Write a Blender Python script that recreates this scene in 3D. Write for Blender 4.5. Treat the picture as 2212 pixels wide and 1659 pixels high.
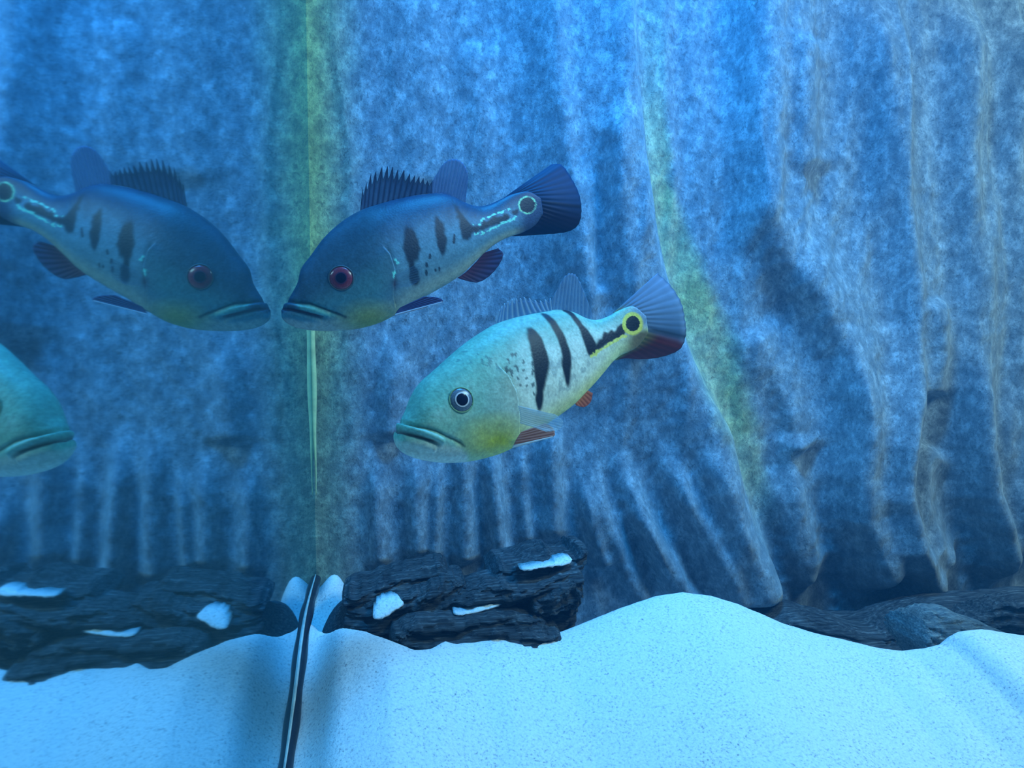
import bpy, math, random
import numpy as np
from mathutils import Vector, Matrix

for o in list(bpy.data.objects):
    bpy.data.objects.remove(o, do_unlink=True)
SC = bpy.context.scene
COL = SC.collection

# ------------------------------------------------------------------ camera
FPX = 1650.0
CAMZ = 0.52                      # height of the lens above the tank bottom
YAW, PIT, ROL = math.radians(9.65), math.radians(4.65), math.radians(0.03)
_F = np.array([math.sin(YAW)*math.cos(PIT), math.cos(YAW)*math.cos(PIT), -math.sin(PIT)])
_r = np.array([math.cos(YAW), -math.sin(YAW), 0.0])
_u = np.cross(_r, _F)
_R = _r*math.cos(ROL) - _u*math.sin(ROL)
_U = _u*math.cos(ROL) + _r*math.sin(ROL)
CPOS = np.array([0.0, 0.0, CAMZ])

def at(x, y, Y):
    """reference pixel -> world point at tank depth Y (arrays allowed)"""
    x = np.asarray(x, float); y = np.asarray(y, float); Y = np.asarray(Y, float)
    d = _F*FPX + _R*(x[..., None]-1106.0) - _U*(y[..., None]-829.5)
    return CPOS + d*(Y/d[..., 1])[..., None]

def px(p):
    q = np.asarray(p) - CPOS
    z = q @ _F
    return np.stack([1106.0 + FPX*(q @ _R)/z, 829.5 - FPX*(q @ _U)/z], -1)

cam_d = bpy.data.cameras.new('camera')
cam_d.sensor_width = 36.0
cam_d.lens = FPX/2212.0*36.0
cam_d.clip_start = 0.005
cam = bpy.data.objects.new('camera', cam_d)
COL.objects.link(cam)
cam.matrix_world = Matrix(((_R[0], _U[0], -_F[0], 0), (_R[1], _U[1], -_F[1], 0), (_R[2], _U[2], -_F[2], CAMZ), (0, 0, 0, 1)))
SC.camera = cam

# ------------------------------------------------------------------ world, lamps, exposure
world = bpy.data.worlds.new('world'); SC.world = world
world.use_nodes = True
bg = world.node_tree.nodes['Background']
bg.inputs[0].default_value = (0.03, 0.16, 0.50, 1)
bg.inputs[1].default_value = 0.18

def area(name, loc, size, color, power, target, spread=180):
    l = bpy.data.lights.new(name, 'AREA'); l.shape = 'RECTANGLE'
    l.size, l.size_y = size; l.color = color; l.energy = power; l.spread = math.radians(spread)
    o = bpy.data.objects.new(name, l); COL.objects.link(o); o.location = loc
    o.rotation_euler = (Vector(target)-Vector(loc)).to_track_quat('-Z', 'Y').to_euler()
    return o
# the aquarium hood: a blue tube towards the back and a cold white one towards the front pane
area('blue_tube', (0.26, 0.58, 1.36), (0.30, 0.10), (0.02, 0.33, 1.0), 7.5, (0.29, 0.86, 0.4), 95)
area('white_tube', (1.00, 0.16, 1.30), (0.7, 0.30), (0.42, 0.83, 1.0), 16, (0.50, 0.50, 0.0))

SC.view_settings.view_transform = 'Standard'
SC.view_settings.look = 'None'
SC.view_settings.gamma = 1.0
SC.view_settings.exposure = 0.02
SC.view_settings.use_curve_mapping = False
SC.cycles.max_bounces = 8
SC.cycles.transparent_max_bounces = 16

# ------------------------------------------------------------------ helpers
rng = np.random.default_rng(7)
_LAT = rng.random((256, 256))

def vnoise(x, y):
    x = np.asarray(x, float); y = np.asarray(y, float)
    xi = np.floor(x).astype(int); yi = np.floor(y).astype(int)
    fx = x-xi; fy = y-yi
    fx = fx*fx*(3-2*fx); fy = fy*fy*(3-2*fy)
    a = _LAT[xi & 255, yi & 255]; b = _LAT[(xi+1) & 255, yi & 255]
    c = _LAT[xi & 255, (yi+1) & 255]; d = _LAT[(xi+1) & 255, (yi+1) & 255]
    return (a*(1-fx)+b*fx)*(1-fy) + (c*(1-fx)+d*fx)*fy

def fbm(x, y, o=4):
    s = 0; a = 0.5; t = 0
    for i in range(o):
        s = s + a*vnoise(x*2**i+17.3*i, y*2**i+5.1*i); t += a; a *= 0.5
    return s/t

def sstep(a, b, x):
    t = np.clip((x-a)/(b-a), 0, 1)
    return t*t*(3-2*t)

def spline(pts, n):
    """Catmull-Rom through the rows of pts, n samples"""
    p = np.asarray(pts, float)
    if p.ndim == 1: p = p[:, None]
    m = len(p)
    q = np.vstack([2*p[0]-p[1], p, 2*p[-1]-p[-2]])
    t = np.linspace(0, m-1, n); i = np.minimum(t.astype(int), m-2); f = (t-i)[:, None]
    a, b, c, d = q[i], q[i+1], q[i+2], q[i+3]
    return 0.5*((2*b) + (c-a)*f + (2*a-5*b+4*c-d)*f**2 + (3*b-a-3*c+d)*f**3)

def inpoly(P, poly):
    x, y = P[..., 0], P[..., 1]
    r = np.zeros(x.shape, bool)
    n = len(poly); j = n-1
    for i in range(n):
        xi, yi = poly[i]; xj, yj = poly[j]
        if yi != yj:
            r ^= ((yi > y) != (yj > y)) & (x < (xj-xi)*(y-yi)/(yj-yi)+xi)
        j = i
    return r

def segdist(P, line):
    """distance to a polyline, the arc parameter 0..1 and the signed side of the nearest piece"""
    best = np.full(P.shape[:-1], 1e9); par = np.zeros(P.shape[:-1]); side = np.zeros(P.shape[:-1])
    L = np.asarray(line, float); n = len(L)-1
    for i in range(n):
        a, b = L[i], L[i+1]; ab = b-a
        t = np.clip(((P-a) @ ab)/(ab @ ab), 0, 1)
        v = P-(a+t[..., None]*ab)
        d = np.hypot(v[..., 0], v[..., 1])
        m = d < best
        best = np.where(m, d, best); par = np.where(m, (i+t)/n, par)
        side = np.where(m, np.sign(ab[0]*v[..., 1]-ab[1]*v[..., 0]), side)
    return best, par, side

def grid_faces(nu, nv, wrap=False):
    f = []
    for i in range(nu-1):
        for j in range(nv if wrap else nv-1):
            j2 = (j+1) % nv
            f.append((i*nv+j, i*nv+j2, (i+1)*nv+j2, (i+1)*nv+j))
    return f

def mesh_obj(name, verts, faces, mat, parent=None, smooth=True, col=None):
    me = bpy.data.meshes.new(name)
    me.from_pydata(np.asarray(verts).tolist(), [], faces)
    me.update()
    if smooth: me.polygons.foreach_set('use_smooth', np.ones(len(me.polygons), bool))
    if col is not None:
        a = me.color_attributes.new('Col', 'FLOAT_COLOR', 'POINT')
        c = np.ones((len(verts), 4), np.float32); col = np.asarray(col); c[:, :col.shape[1]] = col
        a.data.foreach_set('color', c.ravel())
    me.materials.append(mat)
    o = bpy.data.objects.new(name, me); COL.objects.link(o)
    if parent is not None: o.parent = parent
    return o

def empty(name, loc):
    o = bpy.data.objects.new(name, None); o.empty_display_size = 0.02
    COL.objects.link(o); o.location = loc
    return o

def tag(o, label=None, cat=None, group=None, kind=None):
    if label: o['label'] = label
    if cat: o['category'] = cat
    if group: o['group'] = group
    if kind: o['kind'] = kind
    return o

class NT:
    def __init__(s, name):
        s.m = bpy.data.materials.new(name); s.m.use_nodes = True
        s.t = s.m.node_tree; s.b = s.t.nodes['Principled BSDF']; s.out = s.t.nodes['Material Output']
    def n(s, typ, **kw):
        x = s.t.nodes.new(typ)
        for k, v in kw.items():
            if hasattr(x, k): setattr(x, k, v)
            else: x.inputs[k.replace('_', ' ')].default_value = v
        return x
    def l(s, a, b): s.t.links.new(a, b)
    def noise(s, vec, scale, detail=4, rough=0.6):
        x = s.n('ShaderNodeTexNoise'); x.inputs['Scale'].default_value = scale
        x.inputs['Detail'].default_value = detail; x.inputs['Roughness'].default_value = rough
        if vec is not None: s.l(vec, x.inputs['Vector'])
        return x.outputs['Fac']
    def ramp(s, fac, stops):
        x = s.n('ShaderNodeValToRGB'); s.l(fac, x.inputs[0]); e = x.color_ramp.elements
        while len(e) < len(stops): e.new(0.5)
        for el, (p, c) in zip(e, stops): el.position = p; el.color = (*c, 1)
        return x.outputs[0]
    def mix(s, a, b, fac, mode='MIX'):
        x = s.n('ShaderNodeMix', data_type='RGBA', blend_type=mode)
        for sock, v in ((x.inputs[0], fac), (x.inputs[6], a), (x.inputs[7], b)):
            if isinstance(v, bpy.types.NodeSocket): s.l(v, sock)
            elif isinstance(v, tuple): sock.default_value = (*v, 1)
            else: sock.default_value = v
        return x.outputs[2]
    def bump(s, h, strength, dist):
        x = s.n('ShaderNodeBump'); x.inputs['Strength'].default_value = strength; x.inputs['Distance'].default_value = dist
        s.l(h, x.inputs['Height']); s.l(x.outputs[0], s.b.inputs['Normal'])
    def coord(s, scale=(1, 1, 1)):
        c = s.n('ShaderNodeTexCoord'); mp = s.n('ShaderNodeMapping'); mp.inputs['Scale'].default_value = scale
        s.l(c.outputs['Object'], mp.inputs[0]); return mp.outputs[0]
    def attr(s):
        a = s.n('ShaderNodeAttribute'); a.attribute_name = 'Col'; return a

GX = -0.08       # inner face of the left pane
YB = 0.905       # back wall
ZTOP = 1.22

# ------------------------------------------------------------------ materials
def mat_sand():
    t = NT('sand'); v = t.coord()
    f = t.noise(v, 420, 3, 0.7); g = t.noise(v, 26, 4, 0.6)
    c = t.ramp(f, [(0.30, (0.20, 0.22, 0.26)), (0.43, (0.60, 0.62, 0.64)), (0.62, (0.74, 0.75, 0.75))])
    c = t.mix(c, (0.66, 0.70, 0.74), t.ramp(g, [(0.35, (0, 0, 0)), (0.75, (0.5, 0.5, 0.5))]))
    t.l(c, t.b.inputs['Base Color']); t.b.inputs['Roughness'].default_value = 0.95
    t.b.inputs['Specular IOR Level'].default_value = 0.1
    t.bump(f, 0.5, 0.0015)
    return t.m

def mat_felt():
    t = NT('felt_wall'); a = t.attr(); v = t.coord((1, 1, 0.7))
    wisp = t.noise(v, 72, 9, 0.78); fine = t.noise(v, 320, 3, 0.7); hair = t.n('ShaderNodeTexNoise')
    hair.inputs['Scale'].default_value = 150; hair.inputs['Detail'].default_value = 5; hair.inputs['Distortion'].default_value = 2.5
    t.l(v, hair.inputs['Vector'])
    m = t.ramp(wisp, [(0.38, (0.52, 0.54, 0.58)), (0.50, (0.85, 0.86, 0.88)), (0.66, (1.7, 1.68, 1.66))])
    c = t.mix(a.outputs['Color'], m, 1.0, 'MULTIPLY')
    hm = t.ramp(hair.outputs['Fac'], [(0.33, (0.45, 0.45, 0.45)), (0.46, (1, 1, 1))])
    c = t.mix(c, hm, 0.7, 'MULTIPLY')
    t.l(c, t.b.inputs['Base Color'])
    t.b.inputs['Roughness'].default_value = 1.0; t.b.inputs['Specular IOR Level'].default_value = 0.0
    t.b.inputs['Sheen Weight'].default_value = 0.25; t.b.inputs['Sheen Roughness'].default_value = 0.6
    h = t.n('ShaderNodeMath', operation='ADD'); t.l(wisp, h.inputs[0])
    h2 = t.n('ShaderNodeMath', operation='MULTIPLY'); t.l(fine, h2.inputs[0]); h2.inputs[1].default_value = 0.35
    t.l(h2.outputs[0], h.inputs[1])
    t.bump(h.outputs[0], 0.6, 0.003)
    return t.m

def mat_pane():
    t = NT('side_glass')
    g = t.n('ShaderNodeBsdfGlossy'); g.inputs['Color'].default_value = (0.46, 0.70, 0.80, 1); g.inputs['Roughness'].default_value = 0.03
    d = t.n('ShaderNodeBsdfDiffuse'); d.inputs['Color'].default_value = (0.12, 0.32, 0.36, 1)
    m = t.n('ShaderNodeMixShader'); m.inputs[0].default_value = 0.90
    t.l(d.outputs[0], m.inputs[1]); t.l(g.outputs[0], m.inputs[2]); t.l(m.outputs[0], t.out.inputs['Surface'])
    return t.m

def mat_plain(name, color, rough=0.5, spec=0.4, nscale=None, namp=0.3, bump=0):
    t = NT(name)
    if nscale:
        f = t.noise(t.coord(), nscale, 4, 0.6)
        c = t.ramp(f, [(0.3, tuple(x*(1-namp) for x in color)), (0.7, tuple(min(1, x*(1+namp)) for x in color))])
        t.l(c, t.b.inputs['Base Color'])
        if bump: t.bump(f, bump, 0.002)
    else:
        t.b.inputs['Base Color'].default_value = (*color, 1)
    t.b.inputs['Roughness'].default_value = rough; t.b.inputs['Specular IOR Level'].default_value = spec
    return t.m

def mat_skin():
    t = NT('fish_skin'); a = t.attr(); v = t.coord()
    vo = t.n('ShaderNodeTexVoronoi'); vo.inputs['Scale'].default_value = 620; t.l(v, vo.inputs['Vector'])
    f = t.noise(v, 500, 2, 0.6)
    m = t.ramp(f, [(0.3, (0.82, 0.82, 0.82)), (0.7, (1.15, 1.15, 1.15))])
    c = t.mix(a.outputs['Color'], m, 1.0, 'MULTIPLY')
    t.l(c, t.b.inputs['Base Color']); t.b.inputs['Roughness'].default_value = 0.5
    t.b.inputs['Specular IOR Level'].default_value = 0.3
    t.bump(vo.outputs['Distance'], 0.12, 0.0008)
    return t.m

def mat_fin():
    """thin membrane: colour and opacity (alpha) from the vertex attribute"""
    t = NT('fin_membrane'); a = t.attr()
    t.l(a.outputs['Color'], t.b.inputs['Base Color']); t.b.inputs['Roughness'].default_value = 0.55
    t.b.inputs['Specular IOR Level'].default_value = 0.2
    tr = t.n('ShaderNodeBsdfTranslucent'); t.l(a.outputs['Color'], tr.inputs['Color'])
    m1 = t.n('ShaderNodeMixShader'); m1.inputs[0].default_value = 0.4
    t.l(t.b.outputs[0], m1.inputs[1]); t.l(tr.outputs[0], m1.inputs[2])
    tp = t.n('ShaderNodeBsdfTransparent'); m2 = t.n('ShaderNodeMixShader')
    t.l(a.outputs['Alpha'], m2.inputs[0]); t.l(tp.outputs[0], m2.inputs[1]); t.l(m1.outputs[0], m2.inputs[2])
    t.l(m2.outputs[0], t.out.inputs['Surface'])
    return t.m

def mat_wood(name, dark, light):
    t = NT(name); a = t.attr(); v = t.coord((5, 60, 110))
    f = t.noise(v, 5.0, 6, 0.65); g = t.noise(t.coord(), 60, 4, 0.6)
    c = t.ramp(f, [(0.34, dark), (0.56, tuple(x*0.7+y*0.3 for x, y in zip(dark, light))), (0.72, light)])
    c = t.mix(c, t.ramp(g, [(0.3, (0.6, 0.6, 0.6)), (0.7, (1.2, 1.2, 1.2))]), 1.0, 'MULTIPLY')
    c = t.mix(c, a.outputs['Color'], 1.0, 'MULTIPLY')
    t.l(c, t.b.inputs['Base Color']); t.b.inputs['Roughness'].default_value = 0.85
    t.b.inputs['Specular IOR Level'].default_value = 0.2
    t.bump(f, 0.9, 0.004)
    return t.m

M_SAND = mat_sand(); M_FELT = mat_felt(); M_PANE = mat_pane()
M_SKIN = mat_skin(); M_FIN = mat_fin()
M_WOOD = mat_wood('driftwood', (0.014, 0.016, 0.022), (0.20, 0.21, 0.22))
M_WOOD2 = mat_wood('weathered_wood', (0.07, 0.09, 0.11), (0.38, 0.42, 0.40))
M_BLACK = mat_plain('black_silicone', (0.012, 0.016, 0.026), 0.35, 0.4, 90, 0.4, 0.3)
M_SEAM = mat_plain('clear_silicone', (0.42, 0.50, 0.50), 0.3, 0.5, 60, 0.3, 0.2)
M_CORNER = mat_plain('corner_glow_yellow', (0.62, 0.62, 0.28), 0.35, 0.4, 40, 0.3, 0.2)  # pale yellow that puts the bright corner glow into colour

# ------------------------------------------------------------------ back wall: pleated felt relief
NX, NZ = 640, 470
XS = np.linspace(GX, 1.45, NX); ZS = np.linspace(0.0, ZTOP, NZ)
WX, WZ = np.meshgrid(XS, ZS, indexing='ij')
PLANE = np.stack([WX, WZ], -1)
def wl(pts, Y=0.885):
    a = np.asarray(pts, float); p = at(a[:, 0], a[:, 1], Y); return p[:, [0, 2]]
PXM = 0.92/1650.0    # metres per pixel on the wall
REL = np.zeros((NX, NZ)); YEL = np.zeros((NX, NZ))
def ridge(pts, w, h, wr=None, soft=0.12):
    """pleat along a line: half width w px to its left, wr px to its right, h metres proud"""
    global REL
    d, t, s = segdist(PLANE, wl(pts))
    if np.mean([p[0] for p in pts]) > 1600: w, wr, h = w*1.15, (wr or w)*1.7, h*1.15
    ww = np.where(s > 0, wr if wr else w, w)*PXM
    ends = sstep(0, soft, t)*sstep(0, min(soft, 0.12), 1-t)
    REL = REL + h*ends*np.exp(-(d/ww)**2)
# (the lines run downwards, so s > 0 is the right-hand side seen from the front)
R1 = [(1360, -120), (1370, 0), (1378, 200), (1390, 350), (1408, 480), (1432, 600), (1468, 740), (1515, 860), (1555, 930), (1578, 1020), (1600, 1110), (1640, 1220), (1668, 1300)]
ridge([(x-70, y) for x, y in R1], 120, 0.020, 62, 0.05)
ridge([(x-12, y) for x, y in R1], 60, 0.016, 26, 0.05)
ridge([(1640, -120), (1645, 0), (1650, 150), (1632, 300), (1645, 450), (1690, 560), (1765, 660), (1805, 760), (1818, 860), (1812, 960), (1800, 1020), (1812, 1100), (1850, 1200), (1890, 1275)], 44, 0.022, 60, 0.06)
ridge([(1900, -100), (1915, 150), (1935, 320), (1945, 520), (1952, 700), (1930, 800), (1885, 950), (1877, 1050), (1902, 1150), (1960, 1235), (2020, 1295)], 40, 0.020, 48, 0.1)
ridge([(2110, -50), (2095, 150), (2080, 330), (2085, 600), (2070, 800), (2062, 950), (2074, 1050), (2110, 1150), (2150, 1270)], 40, 0.020, 44, 0.1)
ridge([(2230, 0), (2195, 250), (2190, 500), (2180, 800), (2195, 1050), (2230, 1250)], 38, 0.018, 40, 0.1)
ridge([(2000, 950), (1968, 1010), (1960, 1080), (1985, 1160), (2025, 1215)], 24, 0.013, 28)
ridge([(1990, 640), (2000, 760), (1985, 860)], 24, 0.010)
ridge([(1745, 60), (1740, 220), (1760, 380)], 40, 0.007)
ridge([(1700, 930), (1690, 1020), (1720, 1130), (1760, 1230)], 26, 0.009)
ridge([(1620, 700), (1690, 860), (1730, 980)], 34, 0.008)
for pts in ([(1790, 690), (1812, 800), (1820, 900), (1806, 1010), (1812, 1100), (1850, 1200), (1892, 1285)], [(1948, 720), (1925, 830), (1885, 950), (1877, 1050), (1902, 1150), (1962, 1240), (2025, 1300)],
            [(2076, 700), (2066, 830), (2062, 950), (2074, 1050), (2110, 1150), (2152, 1275)], [(2150, 800), (2140, 950), (2160, 1080), (2200, 1200)], [(1660, 1000), (1672, 1090), (1700, 1180), (1745, 1270)]):
    ridge(pts, 24, 0.012, 26, 0.3)
# drapery fanning out below the fish
for pts, w, h in [([(1000, 900), (1003, 1000), (1006, 1150), (1008, 1230)], 17, 0.012), ([(1058, 900), (1062, 1010), (1078, 1180), (1085, 1240)], 18, 0.012),
                  ([(1190, 880), (1188, 1000), (1192, 1180)], 20, 0.013), ([(1245, 930), (1290, 1100), (1345, 1230), (1385, 1300)], 20, 0.012),
                  ([(1300, 920), (1365, 1100), (1440, 1235), (1490, 1300)], 19, 0.013), ([(1370, 900), (1440, 1050), (1510, 1190), (1560, 1300)], 22, 0.012),
                  ([(1430, 860), (1500, 1010), (1550, 1150), (1600, 1290)], 20, 0.009), ([(905, 960), (900, 1080), (905, 1220)], 16, 0.009),
                  ([(950, 980), (945, 1100), (938, 1220)], 13, 0.008), ([(1125, 930), (1130, 1050), (1140, 1190)], 15, 0.008),
                  ([(820, 980), (815, 1100), (822, 1240)], 18, 0.006), ([(850, 700), (845, 850), (850, 960)], 30, 0.006),
                  ([(1240, 1000), (1260, 1110), (1300, 1230)], 12, 0.007), ([(1330, 1050), (1390, 1180), (1430, 1270)], 12, 0.007)]:
    ridge(pts, w*(1.0+0.5*vnoise(pts[0][0]*0.37, 3.3)), h*(0.8+0.9*vnoise(pts[0][0]*0.53, 7.7)), None, 0.4)
ridge([(1190, -120), (1185, 0), (1190, 150), (1205, 320), (1232, 500), (1250, 620), (1255, 760)], 60, 0.014, 34, 0.08)
ridge([(1040, 60), (1050, 300), (1080, 500)], 50, 0.006)
ridge([(930, -60), (925, 200), (930, 420)], 60, 0.006)
ridge([(1310, 240), (1316, 420), (1330, 600), (1350, 780)], 26, 0.007)
ridge([(1281, 260), (1283, 420), (1280, 560), (1282, 640)], 16, -0.007, None, 0.3)
# the broad bulging fold between the left drapery and the bare trough
def xline(pts):
    a = wl(pts); o_ = np.argsort(a[:, 1]); return np.interp(ZS, a[o_, 1], a[o_, 0])[None]
xl = xline([(1150, -150), (1160, 200), (1190, 500), (1215, 700), (1240, 900), (1220, 1100), (1240, 1300)])
xr = xline(R1)
REL += 0.017*sstep(-0.10, 0.08, WX-xl)*(1-sstep(-0.022, 0.014, WX-xr))
# fine wrinkles running across the pleats
wob = fbm(WX*9+3, WZ*7, 4)
for k_, (fr, am) in enumerate(((17, 0.010), (33, 0.006))):
    crest = np.exp(-2.5*(2*vnoise(WX*fr+2.2*fbm(WX*2+k_, WZ*3.5+k_*9, 2)+k_*31, WZ*1.3+k_*5)-1)**2)
    REL += am*crest*(0.45+0.55*sstep(0.30, 0.48, WX))
REL = 1.7*REL + 0.008*(fbm(WX*16+11, WZ*4+2, 3)-0.5) + 0.004*(fbm(WX*60, WZ*30, 3)-0.5) + 0.002*(fbm(WX*150, WZ*110, 3)-0.5)
REL += 0.0025*(vnoise(WX*26+4*wob, WZ*60+9*wob)-0.5)*sstep(0.35, 0.6, WX)
# the sheet lies back towards the corner and the bare, algae-stained ground shows there and in the big trough
TR = [(1425, -120), (1430, 0), (1432, 250), (1440, 430), (1470, 560), (1510, 700), (1545, 830), (1590, 960), (1615, 1080), (1640, 1180)]
d, t, s = segdist(PLANE, wl(TR))
wd = (26+34*np.exp(-((t-0.62)/0.25)**2))*PXM
jit = (fbm(WX*40, WZ*40, 3)-0.5)*0.012
YEL = np.maximum(YEL, (1-sstep(wd*0.6, wd*1.6, d+jit))*sstep(0.02, 0.35, t)*sstep(0, 0.25, 1-t)*(0.45+0.5*fbm(WX*22+8, WZ*22, 3)))
REL -= 0.003*np.exp(-(d/(wd*0.9))**2)*sstep(0, 0.1, 1-t)
cor = WX-GX
lowz = sstep(0.25, 0.65, WZ)
YEL = np.maximum(YEL, (1-sstep(-0.01, 0.075, cor+jit))*(0.5+0.5*lowz))  # corner algae; lower down the tint also paints the yellow-green glow
REL *= sstep(-0.012, 0.05, cor)
WY = YB - REL + 0.05*(WZ/ZTOP)**2
felt = np.array([0.215, 0.255, 0.30]); algae = np.array([0.40, 0.38, 0.12])
CC = felt*(1-YEL[..., None]) + algae*YEL[..., None]
stain = fbm(WX*5+40, WZ*4+9, 4)
CC = CC*(0.72+0.56*stain[..., None])
wall = mesh_obj('wall_back', np.stack([WX, WY, WZ], -1).reshape(-1, 3), grid_faces(NX, NZ), M_FELT, col=CC.reshape(-1, 3))
tag(wall, 'blue grey felt covered back wall hanging in vertical pleats', None, None, 'structure')

# ------------------------------------------------------------------ left pane and its silicone
def box(name, lo, hi, mat, parent=None, bev=0.0):
    (a, b, c), (d, e, f) = lo, hi
    v = [(a, b, c), (d, b, c), (d, e, c), (a, e, c), (a, b, f), (d, b, f), (d, e, f), (a, e, f)]
    fc = [(0, 3, 2, 1), (4, 5, 6, 7), (0, 1, 5, 4), (1, 2, 6, 5), (2, 3, 7, 6), (3, 0, 4, 7)]
    o = mesh_obj(name, v, fc, mat, parent, smooth=False)
    if bev:
        m = o.modifiers.new('bevel', 'BEVEL'); m.width = bev; m.segments = 2
    return o
pane = box('wall_left', (GX-0.012, 0.02, 0.0), (GX, YB+0.06, ZTOP), M_PANE)
tag(pane, 'left glass pane mirroring the fish, driftwood and sand', None, None, 'structure')
bed = box('floor', (GX-0.012, 0.02, -0.02), (1.45, YB+0.06, 0.0), mat_plain('tank_bottom', (0.05, 0.06, 0.07), 0.6, 0.3, 20, 0.3))
tag(bed, 'dark tank bottom under the sand', None, None, 'structure')

def tube(name, pts, rad, mat, parent=None, seg=14, flat=1.0):
    P = np.asarray(pts, float); n = len(P); V = []
    T = np.gradient(P, axis=0)
    rad = np.broadcast_to(np.asarray(rad, float), (n,))
    for i in range(n):
        t = T[i]/np.linalg.norm(T[i]); ref = np.array([0, 0, 1.0]) if abs(t[2]) < 0.9 else np.array([0, 1.0, 0])
        a = np.cross(ref, t); a /= np.linalg.norm(a); b = np.cross(t, a)
        for k in range(seg):
            th = 2*math.pi*k/seg
            V.append(P[i]+rad[i]*(a*math.cos(th)+b*math.sin(th)*flat))
    F = grid_faces(n, seg, True)
    F.append(tuple(range(seg))[::-1]); F.append(tuple((n-1)*seg+k for k in range(seg)))
    return mesh_obj(name, V, F, mat, parent)

# ------------------------------------------------------------------ sand
SKY = np.array([(560, 1368, .76), (640, 1366, .755), (690, 1364, .735), (725, 1357, .715), (790, 1370, .69), (840, 1388, .67), (893, 1410, .66), (935, 1407, .665), (962, 1391, .68), (985, 1397, .68), (1030, 1392, .69),
                (1072, 1384, .695), (1130, 1388, .70), (1200, 1376, .71), (1280, 1345, .72), (1360, 1312, .73), (1420, 1292, .735), (1480, 1283, .735), (1540, 1290, .73), (1600, 1309, .72), (1650, 1330, .71), (1700, 1352, .70), (1760, 1371, .69),
                (1830, 1386, .68), (1900, 1404, .66), (1960, 1412, .65), (2010, 1407, .64), (2050, 1396, .635), (2068, 1380, .632), (2090, 1368, .63), (2130, 1364, .63), (2212, 1376, .63), (2400, 1400, .63), (2700, 1420, .62)])
sp = at(SKY[:, 0], SKY[:, 1], SKY[:, 2])
order = np.argsort(sp[:, 0]); sp = sp[order]
SX = np.linspace(GX, 1.44, 420); SY = np.concatenate([np.linspace(0.03, 0.58, 90, endpoint=False), np.linspace(0.58, YB-0.003, 150)])
HX, HY = np.meshgrid(SX, SY, indexing='ij')
ZR = np.interp(SX, sp[:, 0], sp[:, 2])[:, None]; YR = np.interp(SX, sp[:, 0], sp[:, 1])[:, None]
ZBK = 0.105 + 0.012*(fbm(HX*8+5, HY*8, 3)-0.5)
dy = np.maximum(YR-HY, 0)
fall = 0.36*(np.sqrt(dy*dy+0.03**2)-0.03)
fall = np.where(fall > 0.06, 0.06+0.5*(fall-0.06), fall)
front = ZR - fall + 0.008*(fbm(HX*5+1, HY*6, 3)-0.5)*np.minimum(1, dy/0.06)
back = ZBK + (ZR-ZBK)*(1-sstep(0, 1, (HY-YR-0.004)/0.075))
HZ = np.where(HY < YR, front, back)
HZ = np.where(HY > YR, np.maximum(HZ, 0.190-(HX-GX)*0.9), HZ)
SEALZ = np.interp(SY, [.30, .50, .603, .651, .703, .75, .815, .914], [.118, .146, .166, .179, .199, .217, .221, .218])[None]
HZ = np.where(HY < 0.775, SEALZ+(HZ-SEALZ)*sstep(-0.005, 0.045, HX-GX), HZ)
HZ += 0.060*np.exp(-(((HX+0.054)/0.024)**2+((HY-0.885)/0.035)**2))
HZ += 0.0016*(fbm(HX*60, HY*60, 3)-0.5)
sand = mesh_obj('sand_bed', np.stack([HX, HY, HZ], -1).reshape(-1, 3), grid_faces(len(SX), len(SY)), M_SAND)
tag(sand, 'pale speckled sand bed rising to a rounded mound at the back', 'sand', None, 'stuff')
def sandz(x, y):
    i = np.abs(SX-x).argmin(); j = np.abs(SY-y).argmin(); return HZ[i, j]

# silicone along the foot of the pane and a pale bead painting the glow up the corner
sy = np.linspace(0.30, 0.895, 70)
base_p = at([686], [1246], [0.885])[0]; near_p = at([613], [1659], [0.6])[0]
seal = empty('silicone_seal', (GX, 0.5, 0.18))
SL = np.array([[GX+0.0012, y, np.interp(y, SY, SEALZ[0])+0.0025] for y in sy])
SLz = np.convolve(np.pad(SL[:, 2], 3, mode='edge'), np.ones(7)/7, 'valid')
SL[:, 2] = SLz; SL -= np.array([GX, 0.5, 0.18])
tube('bead', SL, 0.0052+0.0006*np.sin(sy*90), M_BLACK, seal)
SL2 = SL.copy(); SL2[:, 0] = 0.0002; SL2[:, 2] += 0.0054
tube('edge_film', SL2, 0.0010+0.0005*np.sin(sy*17+2), M_SEAM, seal)
tag(seal, 'black silicone seal with a pale edge along the foot of the pane', 'seal')
cs = empty('corner_glow', (GX, YB, 0.32))
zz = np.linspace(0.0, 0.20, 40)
tube('bead', [(0.002+0.0004*math.sin(z*60), -0.004, z) for z in zz], 0.0004+0.0026*sstep(0, 0.12, zz), M_CORNER, cs)  # tapered to the extent of the glow it imitates
tag(cs, 'thin yellowish bead standing in for the glow in the corner below the upper fish', 'seam')
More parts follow.
